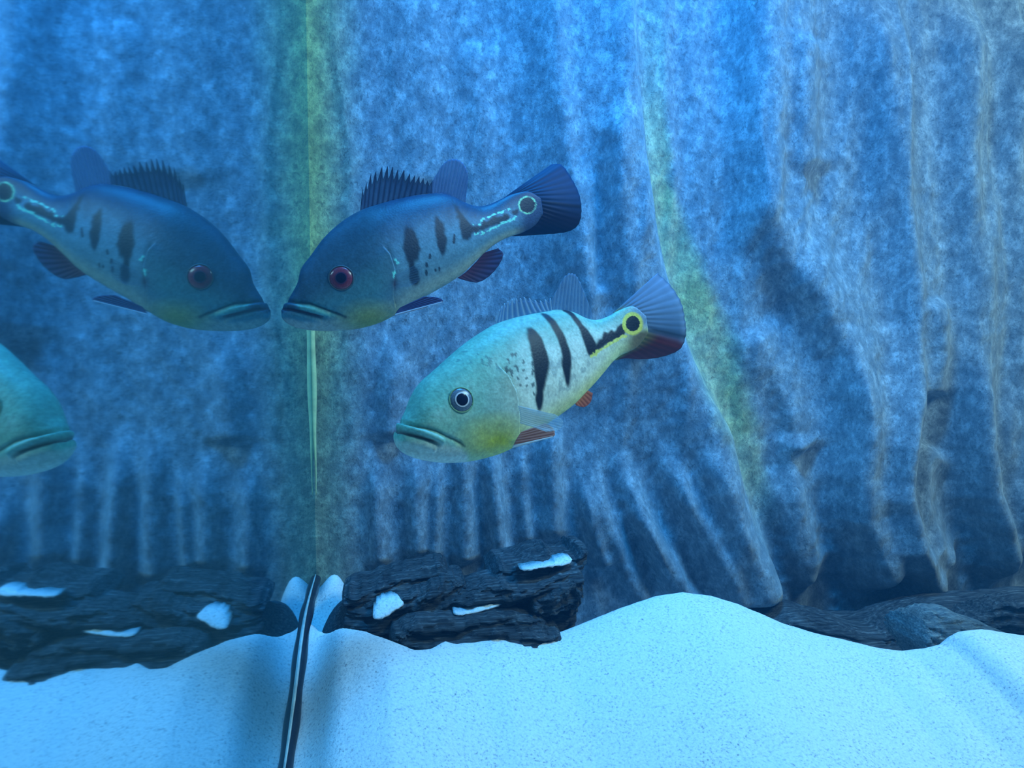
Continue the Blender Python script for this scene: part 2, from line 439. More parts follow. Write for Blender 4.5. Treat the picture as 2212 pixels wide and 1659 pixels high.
# ------------------------------------------------------------------ driftwood
def loft_wood(name, top, bot, Y0, thick, mat, parent, seed, nL=150, nR=72, grain=1.0, origin=(0, 0, 0), tint=1.0, step=0.006):
    """splintered slab: its upper and lower edge are given along its length, it is 'thick' deep; terraced along the grain"""
    T = spline(top, nL); B = spline(bot, nL)
    Yd = np.interp(np.linspace(0, 1, nL), np.linspace(0, 1, len(Y0)), Y0)
    tp = at(T[:, 0], T[:, 1], Yd); bp = at(B[:, 0], B[:, 1], Yd)
    C = (tp+bp)/2; H = (tp-bp)/2
    s = np.linspace(0, 1, nL)
    th = np.linspace(0, 2*np.pi, nR, endpoint=False)
    env = np.minimum(1, np.minimum(s, 1-s)/0.03)**0.5
    sn, cs_ = np.sin(th), np.cos(th)
    sx = np.sign(sn)*np.abs(sn)**0.6; sc = np.sign(cs_)*np.abs(cs_)**0.75
    S, TH = np.meshgrid(s, th, indexing='ij')
    hh = np.linalg.norm(H, axis=1)
    vert = (sc[None]*hh[:, None])
    n1 = fbm(S*2.5+seed*3.1, vert*95+seed, 3); n2 = fbm(S*6+seed*1.7, vert*300+seed*5, 3)
    q = np.floor((n1*0.7+n2*0.5)*8)/8
    disp = grain*(0.026*(q-0.55) + 0.014*(n2-0.5))
    kx = thick/2*sx[None]*env[:, None] - np.sign(sx)[None]*0 
    P = C[:, None, :] + H[:, None, :]*sc[None, :, None]*env[:, None, None]
    P = P + np.array([0, -1.0, 0])*(kx + np.sign(sx)[None]*np.abs(sx)[None]**0.5*disp*env[:, None])[..., None]
    up = H/np.maximum(hh, 1e-6)[:, None]
    P = P + up[:, None, :]*((0.010*grain*(fbm(S*14+seed, S*0+TH*0.6, 3)-0.5)*np.abs(sc)[None])*env[:, None])[..., None]
    col = (0.55+0.9*n1)[..., None]*np.array([1, 1, 1.0])*tint
    V = P.reshape(-1, 3)-np.array(origin)
    F = grid_faces(nL, nR, True); F.append(tuple(range(nR))[::-1]); F.append(tuple((nL-1)*nR+k for k in range(nR)))
    return mesh_obj(name, V, F, mat, parent, col=np.clip(col, 0, 2).reshape(-1, 3))

def c8(l): return [(680+0.2712*x, 1150+0.2712*y) for x, y in l]
lo = at([960], [1400], [0.78])[0]; lo[2] = 0.11
log = empty('driftwood_log', lo)
tag(log, 'dark layered driftwood log with splintered ends lying beside the glass', 'driftwood')
loft_wood('trunk', c8([(60, 740), (260, 600), (480, 640), (700, 600), (980, 500), (1250, 450), (1500, 420), (1800, 400), (2090, 400)]),
          c8([(30, 900), (260, 930), (480, 960), (700, 1080), (980, 1050), (1250, 1030), (1500, 1000), (1800, 900), (1990, 700)]),
          [.83, .80, .79, .79, .79], 0.10, M_WOOD, log, 1.0, 190, 90, 1.0, lo)
loft_wood('bark_slab', c8([(215, 450), (330, 385), (520, 335), (700, 260), (860, 232), (1000, 212), (1065, 270)]),
          c8([(225, 490), (330, 520), (520, 500), (700, 450), (860, 400), (1000, 350), (1070, 330)]), [.80, .81, .815], 0.075, M_WOOD, log, 2.3, 110, 60, 0.8, lo)
loft_wood('bark_slab', c8([(230, 540), (420, 500), (700, 440), (860, 400), (1000, 330), (1100, 310), (1190, 330)]),
          c8([(200, 700), (420, 760), (700, 700), (860, 620), (1000, 560), (1100, 500), (1200, 420)]), [.79, .775, .79], 0.07, M_WOOD, log, 3.9, 110, 60, 0.9, lo)
loft_wood('bark_slab', c8([(1365, 300), (1440, 205), (1560, 172), (1750, 108), (1830, 90), (1890, 135), (2000, 115), (2060, 72), (2140, 75)]),
          c8([(1370, 350), (1440, 360), (1560, 350), (1750, 320), (1830, 300), (1890, 290), (2000, 265), (2060, 240), (2090, 190)]), [.80, .79, .785], 0.075, M_WOOD, log, 5.2, 120, 60, 0.8, lo)
loft_wood('bark_slab', c8([(900, 500), (1100, 430), (1380, 355), (1600, 330), (1900, 270), (2105, 240)]),
          c8([(920, 640), (1100, 560), (1380, 530), (1600, 500), (1900, 400), (2095, 330)]), [.78, .765, .765], 0.07, M_WOOD, log, 6.6, 130, 60, 0.9, lo)
loft_wood('bark_slab', c8([(1690, 460), (1800, 430), (1930, 350), (2030, 325), (2110, 370)]),
          c8([(1690, 600), (1800, 620), (1930, 600), (2030, 590), (2075, 540)]), [.75, .745, .75], 0.05, M_WOOD, log, 8.1, 70, 54, 0.7, lo)
loft_wood('bark_slab', c8([(580, 760), (800, 660), (1100, 640), (1400, 600), (1650, 620), (1850, 680), (1935, 740)]),
          c8([(600, 900), (800, 1040), (1100, 1020), (1400, 1000), (1650, 980), (1850, 930), (1940, 800)]), [.735, .73, .74], 0.07, M_WOOD, log, 9.4, 130, 60, 0.9, lo)

def sand_patch(poly, Y, depth, label):
    """small drift of sand caught on the wood: outline given, domed towards the viewer and lying back"""
    a = np.asarray(poly, float); n = 40
    a = spline(np.vstack([a, a[:1]]), n+1)[:-1]
    c = a.mean(0); rings = 9; V = []
    for k in range(rings):
        f = 1-k/(rings-1)*0.999
        yy = Y - depth*math.sqrt(max(0, 1-f*f))
        q = c+(a-c)*f
        jitter = 5.0*(fbm(q[:, 0]*0.25, q[:, 1]*0.25, 2)-0.5)*f
        V.append(at(q[:, 0]+jitter, q[:, 1]+jitter, yy - (q[:, 1]-c[1])*0.0004))
    base = V[0]+np.array([0, 0.02, 0])
    V = np.vstack([base]+V); F = []
    for i in range(rings):
        for j in range(n): F.append((i*n+j, i*n+(j+1) % n, (i+1)*n+(j+1) % n, (i+1)*n+j))
    F.append(tuple(rings*n+j for j in range(n))); F.append(tuple(range(n))[::-1])
    o = mesh_obj('sand_drift', V, F, M_SAND)
    tag(o, label, 'sand', 'sand drifts caught on the driftwood')
sand_patch(c8([(490, 560), (560, 530), (640, 520), (700, 545), (700, 590), (640, 625), (560, 680), (480, 695), (462, 640)]), .745, .003, 'rounded white sand drift on the left half of the dark log')
sand_patch(c8([(1100, 640), (1200, 635), (1300, 600), (1400, 570), (1500, 570), (1440, 600), (1300, 640), (1180, 662), (1120, 660)]), .728, .0025, 'thin pale sand strip on the middle ledge of the dark log')
sand_patch(c8([(1640, 300), (1860, 250), (1960, 215), (2050, 215), (2020, 255), (1900, 272), (1720, 300)]), .742, .0025, 'slim white sand strip near the upper right end of the log')

lo2 = at([2050], [1370], [0.80])[0]; lo2[2] = 0.11
log2 = empty('driftwood_log', lo2)
tag(log2, 'dark driftwood log half sunk behind the sand at the right edge, its left root standing in for shade', 'driftwood')
loft_wood('trunk', [(1610, 1326), (1690, 1306), (1770, 1322), (1850, 1340), (1910, 1326), (1990, 1300), (2100, 1288), (2200, 1284), (2340, 1280), (2460, 1300)],
          [(1610, 1420), (1690, 1440), (1770, 1460), (1850, 1470), (1910, 1480), (1990, 1480), (2100, 1480), (2200, 1470), (2340, 1450), (2460, 1450)],
          [.83, .81, .80, .79, .78], 0.10, M_WOOD, log2, 12.0, 170, 80, 0.8, lo2)  # left root added as a dark shape where the hollow is in shade
loft_wood('bark_slab', [(2060, 1330), (2130, 1300), (2200, 1292), (2330, 1300)], [(2070, 1350), (2130, 1350), (2200, 1360), (2330, 1400)], [.76, .74, .73], 0.05, M_WOOD, log2, 13.5, 70, 50, 0.7, lo2)
lo3 = at([2030], [1400], [0.69])[0]; lo3[2] = 0.12
stump = empty('weathered_wood_piece', lo3)
tag(stump, 'grey blue weathered wood stub poking out of the sand at right', 'driftwood')
loft_wood('stub', [(1950, 1352), (1965, 1330), (1990, 1314), (2030, 1313), (2080, 1330), (2130, 1350), (2190, 1376)],
          [(1952, 1380), (1965, 1410), (1990, 1440), (2030, 1450), (2080, 1450), (2130, 1440), (2180, 1420)], [.69, .68, .67], 0.06, M_WOOD2, stump, 15.0, 110, 70, 0.55, lo3)

# ------------------------------------------------------------------ fish
def ring_normal(P, C):
    v = P-C; return v/np.maximum(np.linalg.norm(v, axis=-1, keepdims=True), 1e-9)

M_EYE = {}
def eye_mats(name, iris, rim):
    return (mat_plain(name+'_iris', iris, 0.25, 0.6, 900, 0.3), mat_plain(name+'_pupil', (0.008, 0.010, 0.03), 0.12, 0.6), mat_plain(name+'_rim', rim, 0.3, 0.5))

class Fish: pass

def build_fish(name, label, D, V, Yk, wk, hmax, paint, grooves, bulges, gill, eye, root_px):
    f = Fish()
    N, M = 400, 176
    # resample by length along the mid-line so rows are even
    D = np.asarray(D, float); V = np.asarray(V, float)
    mid = (D+V)/2; L = np.concatenate([[0], np.cumsum(np.hypot(*np.diff(mid, axis=0).T)+3)])
    dense = 2000
    Dd, Vd = spline(D, dense), spline(V, dense)
    wd_ = np.maximum(spline(np.asarray(wk, float), dense)[:, 0], 0.0)
    ld = np.interp(np.linspace(0, len(D)-1, dense), np.arange(len(D)), L)
    k = np.interp(np.linspace(0, L[-1], N)**1.0, ld, np.arange(dense))
    # denser rows at the snout
    q = np.linspace(0, 1, N); q = 0.75*q+0.25*q*q
    k = np.interp(q*L[-1], ld, np.arange(dense))
    ip = lambda A: np.stack([np.interp(k, np.arange(dense), A[:, c]) for c in range(A.shape[1])], -1)
    Dp, Vp = ip(Dd), ip(Vd); W = np.interp(k, np.arange(dense), wd_)*hmax
    Y = np.interp(q, np.linspace(0, 1, len(Yk)), Yk)
    kern = np.ones(31)/31; Y = np.convolve(np.pad(Y, 15, mode='edge'), kern, 'valid')
    tp = at(Dp[:, 0], Dp[:, 1], Y); bp = at(Vp[:, 0], Vp[:, 1], Y)
    C = (tp+bp)/2; H = (tp-bp)/2
    Tn = np.gradient(C, axis=0); Tn = np.stack([np.convolve(np.pad(Tn[:, c], 10, mode='edge'), np.ones(21)/21, 'valid') for c in range(3)], -1)
    Lt = np.cross(Tn, H); Lt /= np.linalg.norm(Lt, axis=1, keepdims=True)
    Lt *= np.where(Lt[:, 1] > 0, -1, 1)[:, None]        # towards the viewer
    th = np.linspace(0, 2*np.pi, M, endpoint=False)
    sn, cs = np.sin(th), np.cos(th)
    sx = np.sign(sn)*np.abs(sn)**0.88
    P = C[:, None] + H[:, None]*cs[None, :, None] + Lt[:, None]*(W[:, None]*sx[None])[..., None]
    half = M//2
    nearidx = np.where(np.arange(M) <= half, np.arange(M), (M-np.arange(M)) % M)
    K = px(P[:, :half+1])                     # lateral drawing coordinates of one flank
    K = K[:, nearidx]                         # the other flank carries the same drawing
    nrm = ring_normal(P, C[:, None])
    mpp = Y/FPX
    disp = np.zeros((N, M))
    for line, w, dep in grooves+bulges:
        d, t, s = segdist(K, line)
        endf = sstep(0, 0.10, 1-t)*(0.5+0.5*sstep(0, .05, t))
        disp += dep*endf*np.exp(-(d/w)**2)
    d, t, s = segdist(K, gill[0])
    step = np.where(s*gill[1] > 0, np.exp(-d/16.0), -0.6*np.exp(-(d/6.0)))
    disp += gill[2]*step*sstep(0, .15, t)*sstep(0, 0.1, 1-t)
    P = P+nrm*disp[..., None]
    col = paint(K, np.linspace(0, 1, N)[:, None]*np.ones((1, M)), (1-cs)[None]/2*np.ones((N, 1)))
    root = C[int(N*0.45)].copy()
    e = empty(name, root); tag(e, label, 'fish')
    F = grid_faces(N, M, True); F.append(tuple(range(M))[::-1]); F.append(tuple((N-1)*M+j for j in range(M)))
    b = mesh_obj('body', P.reshape(-1, 3)-root, F, M_SKIN, e, col=col.reshape(-1, 3))
    f.root, f.e, f.C, f.Lt, f.H, f.K, f.P, f.nrm, f.W, f.Y, f.half = root, e, C, Lt, H, K, P, nrm, W, Y, half
    # eyes, one in each flank
    (ex, ey), er, pr, mats = eye
    dd = np.hypot(K[:, :half+1, 0]-ex, K[:, :half+1, 1]-ey)
    sl = dd[:, 10:half-10]; i, j = np.unravel_index(sl.argmin(), sl.shape); j += 10
    for jj in (j, M-j):
        p0 = P[i, jj]
        a = P[i, (jj+2) % M]-P[i, jj-2]; c_ = P[min(i+4, N-1), jj]-P[i-4, jj]
        n = np.cross(a, c_); n /= np.linalg.norm(n)
        if n @ (p0-C[i]) < 0: n = -n
        R_ = er*Y[i]/FPX
        u = c_-n*(c_ @ n); u /= np.linalg.norm(u); v = np.cross(n, u)
        def dome(nm, r0, r1, h0, curve, mat, par, nseg=40, nr=10):
            VV = []
            for a_ in range(nr+1):
                rr = r0+(r1-r0)*a_/nr
                hgt = h0+curve*math.sqrt(max(0.0, 1-(rr/(R_*1.04))**2))
                for s_ in range(nseg):
                    an = 2*math.pi*s_/nseg
                    VV.append(p0-root+u*rr*math.cos(an)+v*rr*math.sin(an)+n*hgt)
            FF = grid_faces(nr+1, nseg, True)
            if r0 < 1e-5: pass
            return mesh_obj(nm, VV, FF, mat, par)
        ball = dome('eye', 1e-6, R_*1.03, -R_*0.10, R_*0.34, mats[0], e)
        dome('pupil', 1e-6, pr*Y[i]/FPX, -R_*0.085, R_*0.36, mats[1], ball)
        dome('iris_ring', pr*Y[i]/FPX, pr*1.24*Y[i]/FPX, -R_*0.09, R_*0.36, mats[2], ball)
        # fleshy orbit around the eyeball
        t_ = np.linspace(0, 2*np.pi, 49)
        pts = [p0-root+u*R_*1.06*math.cos(x)+v*R_*1.06*math.sin(x)+n*(-R_*0.03) for x in t_]
        tube('orbit', pts, R_*0.075, M_ORBIT[name], ball, 8)
    return f

M_ORBIT = {}

def fin(fi, name, base, outer, Y0, Y1, colfn, rays=12, nv=18, nu=None, jag=0.0, ripple=0.0006, label=None, mirror=None, thick=0.0006, curl=0.0):
    """membrane between a base line and an outer edge (both drawn in the flank's coordinates), with raised rays"""
    nu = nu or rays*8
    A = spline(base, nu); B = spline(outer, nu)
    u = np.linspace(0, 1, nu); v = np.linspace(0, 1, nv)
    tri = np.abs(((u*rays) % 1)*2-1)                   # 1 at a ray, 0 between
    ext = 1-jag*(1-tri**1.5)-0.35*jag*vnoise(np.round(u*rays)*3.7+rays, u*0+1.5)
    U_, V_ = np.meshgrid(u, v, indexing='ij')
    Q = A[:, None]+(B-A)[:, None]*(V_*ext[:, None])[..., None]
    Yy = Y0+(Y1-Y0)*U_ + curl*V_**2
    P = at(Q[..., 0], Q[..., 1], Yy)
    P[..., 1] += 0.3*ripple*np.cos(U_*rays*2*np.pi)*np.minimum(1, V_*4)
    c = colfn(U_, V_, tri[:, None]*np.ones_like(V_))
    objs = []
    sets = [P]
    if mirror is not None:
        i = mirror; d = (P-fi.C[i]) @ fi.Lt[i]
        sets.append(P-2*d[..., None]*fi.Lt[i])
    for Pm in sets:
        o = mesh_obj(name, Pm.reshape(-1, 3)-fi.root, grid_faces(nu, nv), M_FIN, fi.e, col=c.reshape(-1, 4))
        if label: o['label'] = label
        m = o.modifiers.new('solidify', 'SOLIDIFY'); m.thickness = thick; m.offset = 0
        objs.append(o)
    return objs

def rgba(c, a, shape):
    o = np.ones(shape+(4,)); o[..., :3] = c; o[..., 3] = a; return o

def lerp(a, b, t): return np.asarray(a)*(1-t[..., None])+np.asarray(b)*t[..., None]

def ca(l): return [(820+0.31646*x, 560+0.31646*y) for x, y in l]
def cb(l): return [(580+0.31646*x, 310+0.31646*y) for x, y in l]

# ---- lower, brighter fish
D2 = [(857, 946), (862, 925), (872, 906), (883, 884), (896, 851), (914, 823), (947, 794), (978, 766), (1010, 739), (1042, 717), (1073, 699), (1105, 688), (1136, 680), (1168, 673), (1200, 669), (1231, 673), (1263, 687), (1287, 691), (1312, 684), (1338, 670), (1368, 662), (1395, 682)]
V2 = [(857, 951), (861, 968), (878, 982), (905, 992), (937, 998), (970, 1000), (1004, 998), (1040, 991), (1082, 978), (1120, 957), (1150, 934), (1180, 914), (1208, 895), (1236, 874), (1258, 852), (1281, 829), (1302, 805), (1320, 784), (1338, 769), (1358, 760), (1378, 748), (1400, 720)]
W2 = [.02, .18, .28, .37, .44, .47, .50, .53, .55, .56, .55, .53, .49, .44, .38, .32, .26, .21, .165, .115, .06, .012]
Y2 = [.440, .448, .458, .470, .483, .496, .507, .516, .524]

def blur(m, n=6):
    m = m.astype(float)
    for _ in range(n):
        m = (m+np.roll(m, 1, 1)+np.roll(m, -1, 1)+np.vstack([m[:1], m[:-1]])+np.vstack([m[1:], m[-1:]]))/5
    return m

def speck(K, cells, thr, seed):
    return vnoise(K[..., 0]*cells+seed, K[..., 1]*cells*0.75+seed*2) > thr

def paint2(K, S, T):
    x, y = K[..., 0], K[..., 1]
    n = fbm(x/28+3, y/28, 4); n2 = fbm(x/9, y/9+7, 3)
    jx = (fbm(x/7, y/7, 2)-0.5)*6; jy = (fbm(x/7+50, y/7, 2)-0.5)*6
    KJ = np.stack([x+jx, y+jy], -1)
    head = 1-sstep(1040, 1140, x-(y-800)*0.10)
    back = 1-sstep(0.10, 0.50, T+(n-0.5)*0.2)
    flank = np.array([.72, .80, .72])
    c = np.ones(x.shape+(3,))*flank
    c = lerp(c, (.20, .46, .40), back*0.95)
    c = lerp(c, (.16, .46, .36), head*(0.9-0.25*n))
    c = lerp(c, (.30, .50, .50), head*sstep(1000, 1090, x)*sstep(800, 880, y)*0.6)
    # belly yellow
    bel = sstep(0.72, 0.97, T)*sstep(1110, 1180, x)
    c = lerp(c, (.72, .66, .22), bel*0.9)
    tailb = sstep(1270, 1340, x)
    c = lerp(c, (.62, .72, .40), tailb*0.8*sstep(.3, .9, T))
    # yellow cheek and throat
    dx, dy = (x-1080)/85, (y-962)/62
    c = lerp(c, (.56, .56, .07), np.clip(1.25-np.sqrt(dx*dx+dy*dy), 0, 1)**0.8*0.95*(0.8+0.4*n))
    # pale lower jaw
    jaw = inpoly(KJ, ca([(90, 1240), (220, 1245), (380, 1250), (560, 1290), (600, 1340), (590, 1420), (100, 1420)]))
    c = lerp(c, (.62, .70, .62), blur(jaw, 14)*0.9)
    lip = inpoly(KJ, ca([(130, 1170), (300, 1165), (420, 1200), (540, 1250), (500, 1270), (350, 1220), (150, 1180)]))
    c = lerp(c, (.24, .58, .54), blur(lip, 8)*0.8)
    # pearly mottling of flank, dark flecks behind the gill
    c = c*(0.78+0.44*n2)[..., None]
    fl = speck(K, 0.16, 0.66, 4)*inpoly(K, ca([(880, 640), (1040, 640), (1060, 780), (1060, 930), (960, 900), (840, 800)]))
    c = lerp(c, (.05, .08, .10), fl*0.8)
    fl = speck(K, 0.12, 0.62, 9)*inpoly(K, ca([(480, 640), (620, 620), (780, 680), (830, 760), (700, 720), (520, 700)]))
    c = lerp(c, (.05, .14, .16), fl*0.55)
    fl = speck(K, 0.10, 0.60, 13)*inpoly(K, ca([(1130, 700), (1420, 650), (1440, 720), (1290, 900), (1150, 950)]))
    c = lerp(c, (.34, .42, .42), fl*0.6)
    dark = (.012, .018, .032)
    for p in BAR2:
        c = lerp(c, dark, blur(blur(inpoly(KJ, ca(p)), 9) > 0.27, 2))
    for (ox, oy, r0, r1) in [(1367, 699, 15, 18)]:
        dd = np.hypot(x-ox, (y-oy)*0.9)
        ring = (dd < r1+5)
        c = lerp(c, (.85, .80, .12), ring*0.9)
        c = lerp(c, dark, (dd < r0)*1.0)
    te = sstep(1340, 1380, x+(y-700)*0.12)*sstep(19, 25, np.hypot(x-1367, (y-699)*0.9))
    c = lerp(c, (.22, .33, .50), te*(1-sstep(695, 715, y))*0.95)
    c = lerp(c, (.17, .13, .08), te*sstep(705, 722, y)*0.97)
    d, t, s = segdist(KJ, ca([(1445, 665), (1520, 610), (1600, 560), (1680, 520)]))
    c = lerp(c, (.85, .82, .18), (d < 3.2)*0.9)
    d, t, s = segdist(K, GRV2[1][0]); c = lerp(c, (.08, .05, .06), np.exp(-(d/4.2)**2)*0.9*sstep(0, .2, 1-t))  # mouth slit: dark skin, with some of its shadow painted in
    d, t, s = segdist(K, GRV2[0][0]); c = lerp(c, (.06, .12, .09), np.exp(-(d/3.0)**2)*0.75*sstep(0, .3, t))  # upper lip crease: dark skin plus painted crease shade
    return np.clip(c, 0.005, 0.95)

BAR2 = [[(1010, 470), (1060, 480), (1110, 560), (1140, 650), (1152, 700), (1142, 780), (1118, 880), (1115, 960), (1100, 1030), (1080, 1030), (1065, 960), (1078, 880), (1060, 800), (1050, 700), (1040, 620), (1015, 540)],
        [(1100, 365), (1150, 380), (1220, 455), (1272, 560), (1302, 640), (1307, 700), (1297, 790), (1287, 870), (1275, 870), (1268, 790), (1248, 740), (1248, 650), (1225, 560), (1190, 470), (1130, 395)],
        [(1235, 330), (1300, 355), (1372, 430), (1432, 510), (1475, 580), (1472, 620), (1440, 665), (1410, 620), (1400, 570), (1370, 470), (1320, 400)],
        [(1440, 655), (1475, 585), (1490, 575), (1500, 540), (1512, 565), (1530, 485), (1552, 530), (1588, 475), (1602, 520), (1620, 470), (1652, 440), (1672, 470), (1676, 512), (1600, 548), (1520, 592), (1460, 645)]]
GRV2 = [([(866, 912), (883, 916), (905, 922), (922, 925), (943, 932), (964, 943), (986, 953), (1004, 964)], 4.0, -0.0014),
        ([(858, 932), (870, 934), (890, 940), (912, 946), (933, 953), (954, 962)], 4.0, -0.0020)]
BLG2 = [([(860, 924), (890, 929), (915, 935), (940, 944), (965, 955)], 8.0, 0.0016),
        ([(856, 946), (885, 955), (915, 962), (945, 972)], 10.0, 0.0014)]
GIL2 = (ca([(800, 720), (870, 790), (925, 890), (945, 1000), (952, 1100), (948, 1190), (915, 1275)]), 1, 0.0016)
M_ORBIT['bass_fish'] = mat_plain('orbit_pale', (0.20, 0.36, 0.22), 0.5, 0.3)
fish2 = build_fish('bass_fish', 'bright teal and white fish with three black bars and yellow throat', D2, V2, Y2, W2, 0.0365, paint2, GRV2, BLG2, GIL2,
                   ((998, 865), 25, 13, eye_mats('pale_eye', (0.12, 0.17, 0.24), (0.62, 0.62, 0.70))), None)

def fin_blue(U, V, R):
    c = lerp((.14, .30, .55), (.60, .75, .85), R**3); return np.concatenate([c, (0.50+0.25*R**2)[..., None]], -1)
def fin_soft2(U, V, R):
    c = lerp((.22, .38, .62), (.36, .52, .72), R**2); return np.concatenate([c, (0.34+0.16*R**2)[..., None]], -1)
def fin_tail2(U, V, R):
    low = sstep(.50, .60, U); n = fbm(U*30, V*6, 3)
    up = lerp((.22, .34, .52), (.10, .18, .32), sstep(.25, .5, U)*V)
    lo_ = lerp((.30, .34, .14), (.20, .035, .05), sstep(.10, .55, V+0.25*(U-.6)))
    c = lerp(up, lo_, low)
    edge = sstep(.86, .96, V)*(1-low); c = lerp(c, (.30, .42, .62), edge*0.7)
    c = lerp(c, (.03, .05, .10), sstep(.965, .985, V)*0.6)
    band = np.exp(-((U-.51)/.022)**2)*sstep(.15, .4, V); c = lerp(c, (.02, .03, .06), band*0.8)
    c = lerp(c, (.55, .52, .14), np.exp(-(V/.16)**2)*0.7)
    c = c*(0.8+0.3*R**2+0.2*n)[..., None]
    return np.concatenate([c, (0.80+0.15*low)[..., None]], -1)
def fin_pelvic2(U, V, R):
    c = lerp((.50, .16, .12), (.75, .45, .38), R**2*0.6+0.3*V); c = lerp(c, (.85, .88, .90), sstep(.80, .93, U))
    return np.concatenate([c, 0.9*np.ones(U.shape)[..., None]], -1)
def fin_anal2(U, V, R):
    c = lerp((.70, .22, .10), (.62, .16, .12), V); return np.concatenate([c, 0.85*np.ones(U.shape)[..., None]], -1)
def fin_pect(U, V, R):
    c = lerp((.55, .66, .72), (.75, .80, .82), R**2); return np.concatenate([c, (0.22+0.20*R**2+0.25*(1-V))[..., None]], -1)
def fin_tail(fi, base, outer, **k): return fin(fi, 'tail_fin', base, outer, **k)

fin(fish2, 'dorsal_fin', ca([(790, 455), (850, 430), (940, 400), (1040, 372), (1120, 358), (1175, 352)]),
    ca([(822, 340), (862, 285), (925, 252), (990, 250), (1080, 276), (1165, 262)]), .481, .497, fin_blue, rays=12, jag=0.28, label='spiny pale blue front dorsal fin')
fin(fish2, 'soft_dorsal_fin', ca([(1165, 358), (1230, 352), (1300, 362), (1370, 392), (1440, 418)]),
    ca([(1170, 285), (1262, 118), (1325, 95), (1375, 170), (1455, 385)]), .497, .509, fin_soft2, rays=11, jag=0.03, label='translucent blue rear dorsal fin')
fin(fish2, 'tail_fin', ca([(1590, 370), (1660, 360), (1720, 390), (1745, 450), (1730, 520), (1690, 590), (1600, 690)]),
    ca([(1900, 92), (1990, 180), (2062, 300), (2088, 420), (2092, 520), (2050, 615), (1930, 665), (1790, 682), (1680, 672)]), .5245, .5245, fin_tail2, rays=18, nv=30, jag=0.015, curl=0.022, label='fan shaped tail fin, blue above and dark red below')
fin(fish2, 'anal_fin', ca([(1335, 985), (1360, 960), (1390, 925), (1415, 895)]), ca([(1345, 1000), (1400, 1008), (1440, 975), (1455, 915)]), .500, .506, fin_anal2, rays=6, jag=0.02, label='small orange red anal fin')
fin(fish2, 'pelvic_fin', ca([(965, 1180), (945, 1210), (925, 1245), (905, 1290)]), ca([(1130, 1120), (1185, 1150), (1200, 1195), (1180, 1215)]), .452, .449, fin_pelvic2, rays=6, nv=24, jag=0.02, mirror=170, label='pink and orange pelvic fin with a white lower edge')
fin(fish2, 'pectoral_fin', ca([(945, 1000), (955, 1040), (960, 1080), (958, 1120)]), ca([(1200, 1060), (1250, 1110), (1225, 1160), (1140, 1175)]), .444, .442, fin_pect, rays=9, nv=24, mirror=170, curl=-0.006, label='clear whitish pectoral fin')

# ---- upper, darker fish
D1 = [(608, 670), (614, 660), (627, 641), (643, 611), (651, 580), (672, 551), (697, 517), (722, 492), (751, 470), (783, 453), (814, 443), (849, 433), (881, 426), (912, 421), (944, 419), (976, 426), (1001, 438), (1028, 446), (1055, 442), (1082, 430), (1108, 419), (1142, 414), (1168, 428)]
V1 = [(608, 675), (613, 692), (635, 706), (666, 713), (700, 715), (735, 714), (768, 711), (800, 704), (830, 693), (860, 676), (896, 653), (925, 637), (950, 623), (975, 608), (998, 592), (1020, 571), (1040, 552), (1062, 533), (1084, 519), (1106, 510), (1130, 502), (1156, 486), (1173, 462)]
W1 = [.02, .20, .30, .37, .43, .47, .50, .53, .55, .56, .55, .53, .50, .46, .41, .35, .29, .24, .19, .15, .10, .05, .012]
Y1 = [.612, .612, .615, .620, .628, .636, .645, .653, .662]
BAR1 = [[(945, 560), (990, 590), (1030, 680), (1042, 740), (1022, 790), (1000, 815), (1020, 860), (1036, 930), (1010, 978), (980, 962), (955, 900), (965, 840), (930, 770), (913, 700), (925, 620)],
        [(1140, 485), (1190, 540), (1217, 650), (1212, 720), (1185, 780), (1150, 700), (1138, 600)],
        [(1255, 395), (1320, 470), (1392, 560), (1422, 572), (1412, 600), (1370, 665), (1318, 640), (1300, 540), (1285, 465)],
        [(1400, 595), (1410, 555), (1440, 565), (1470, 525), (1500, 530), (1540, 495), (1570, 505), (1610, 475), (1640, 482), (1640, 510), (1600, 535), (1560, 550), (1500, 572), (1470, 590), (1420, 612)],
        [(1655, 475), (1680, 445), (1705, 450), (1705, 485), (1675, 492)]]
GRV1 = [([(612, 652), (624, 650), (645, 654), (670, 656), (690, 664), (715, 674), (747, 685)], 3.6, -0.0016),
        ([(610, 667), (632, 669), (648, 673), (670, 679), (690, 684), (706, 688)], 3.4, -0.0020)]
BLG1 = [([(616, 659), (645, 663), (672, 668), (695, 675), (715, 681)], 6.0, 0.0016),
        ([(610, 677), (640, 682), (670, 688), (698, 694)], 8.0, 0.0016)]
GIL1 = (cb([(770, 690), (830, 755), (862, 850), (855, 940), (850, 1040), (868, 1120), (850, 1170)]), 1, 0.0016)
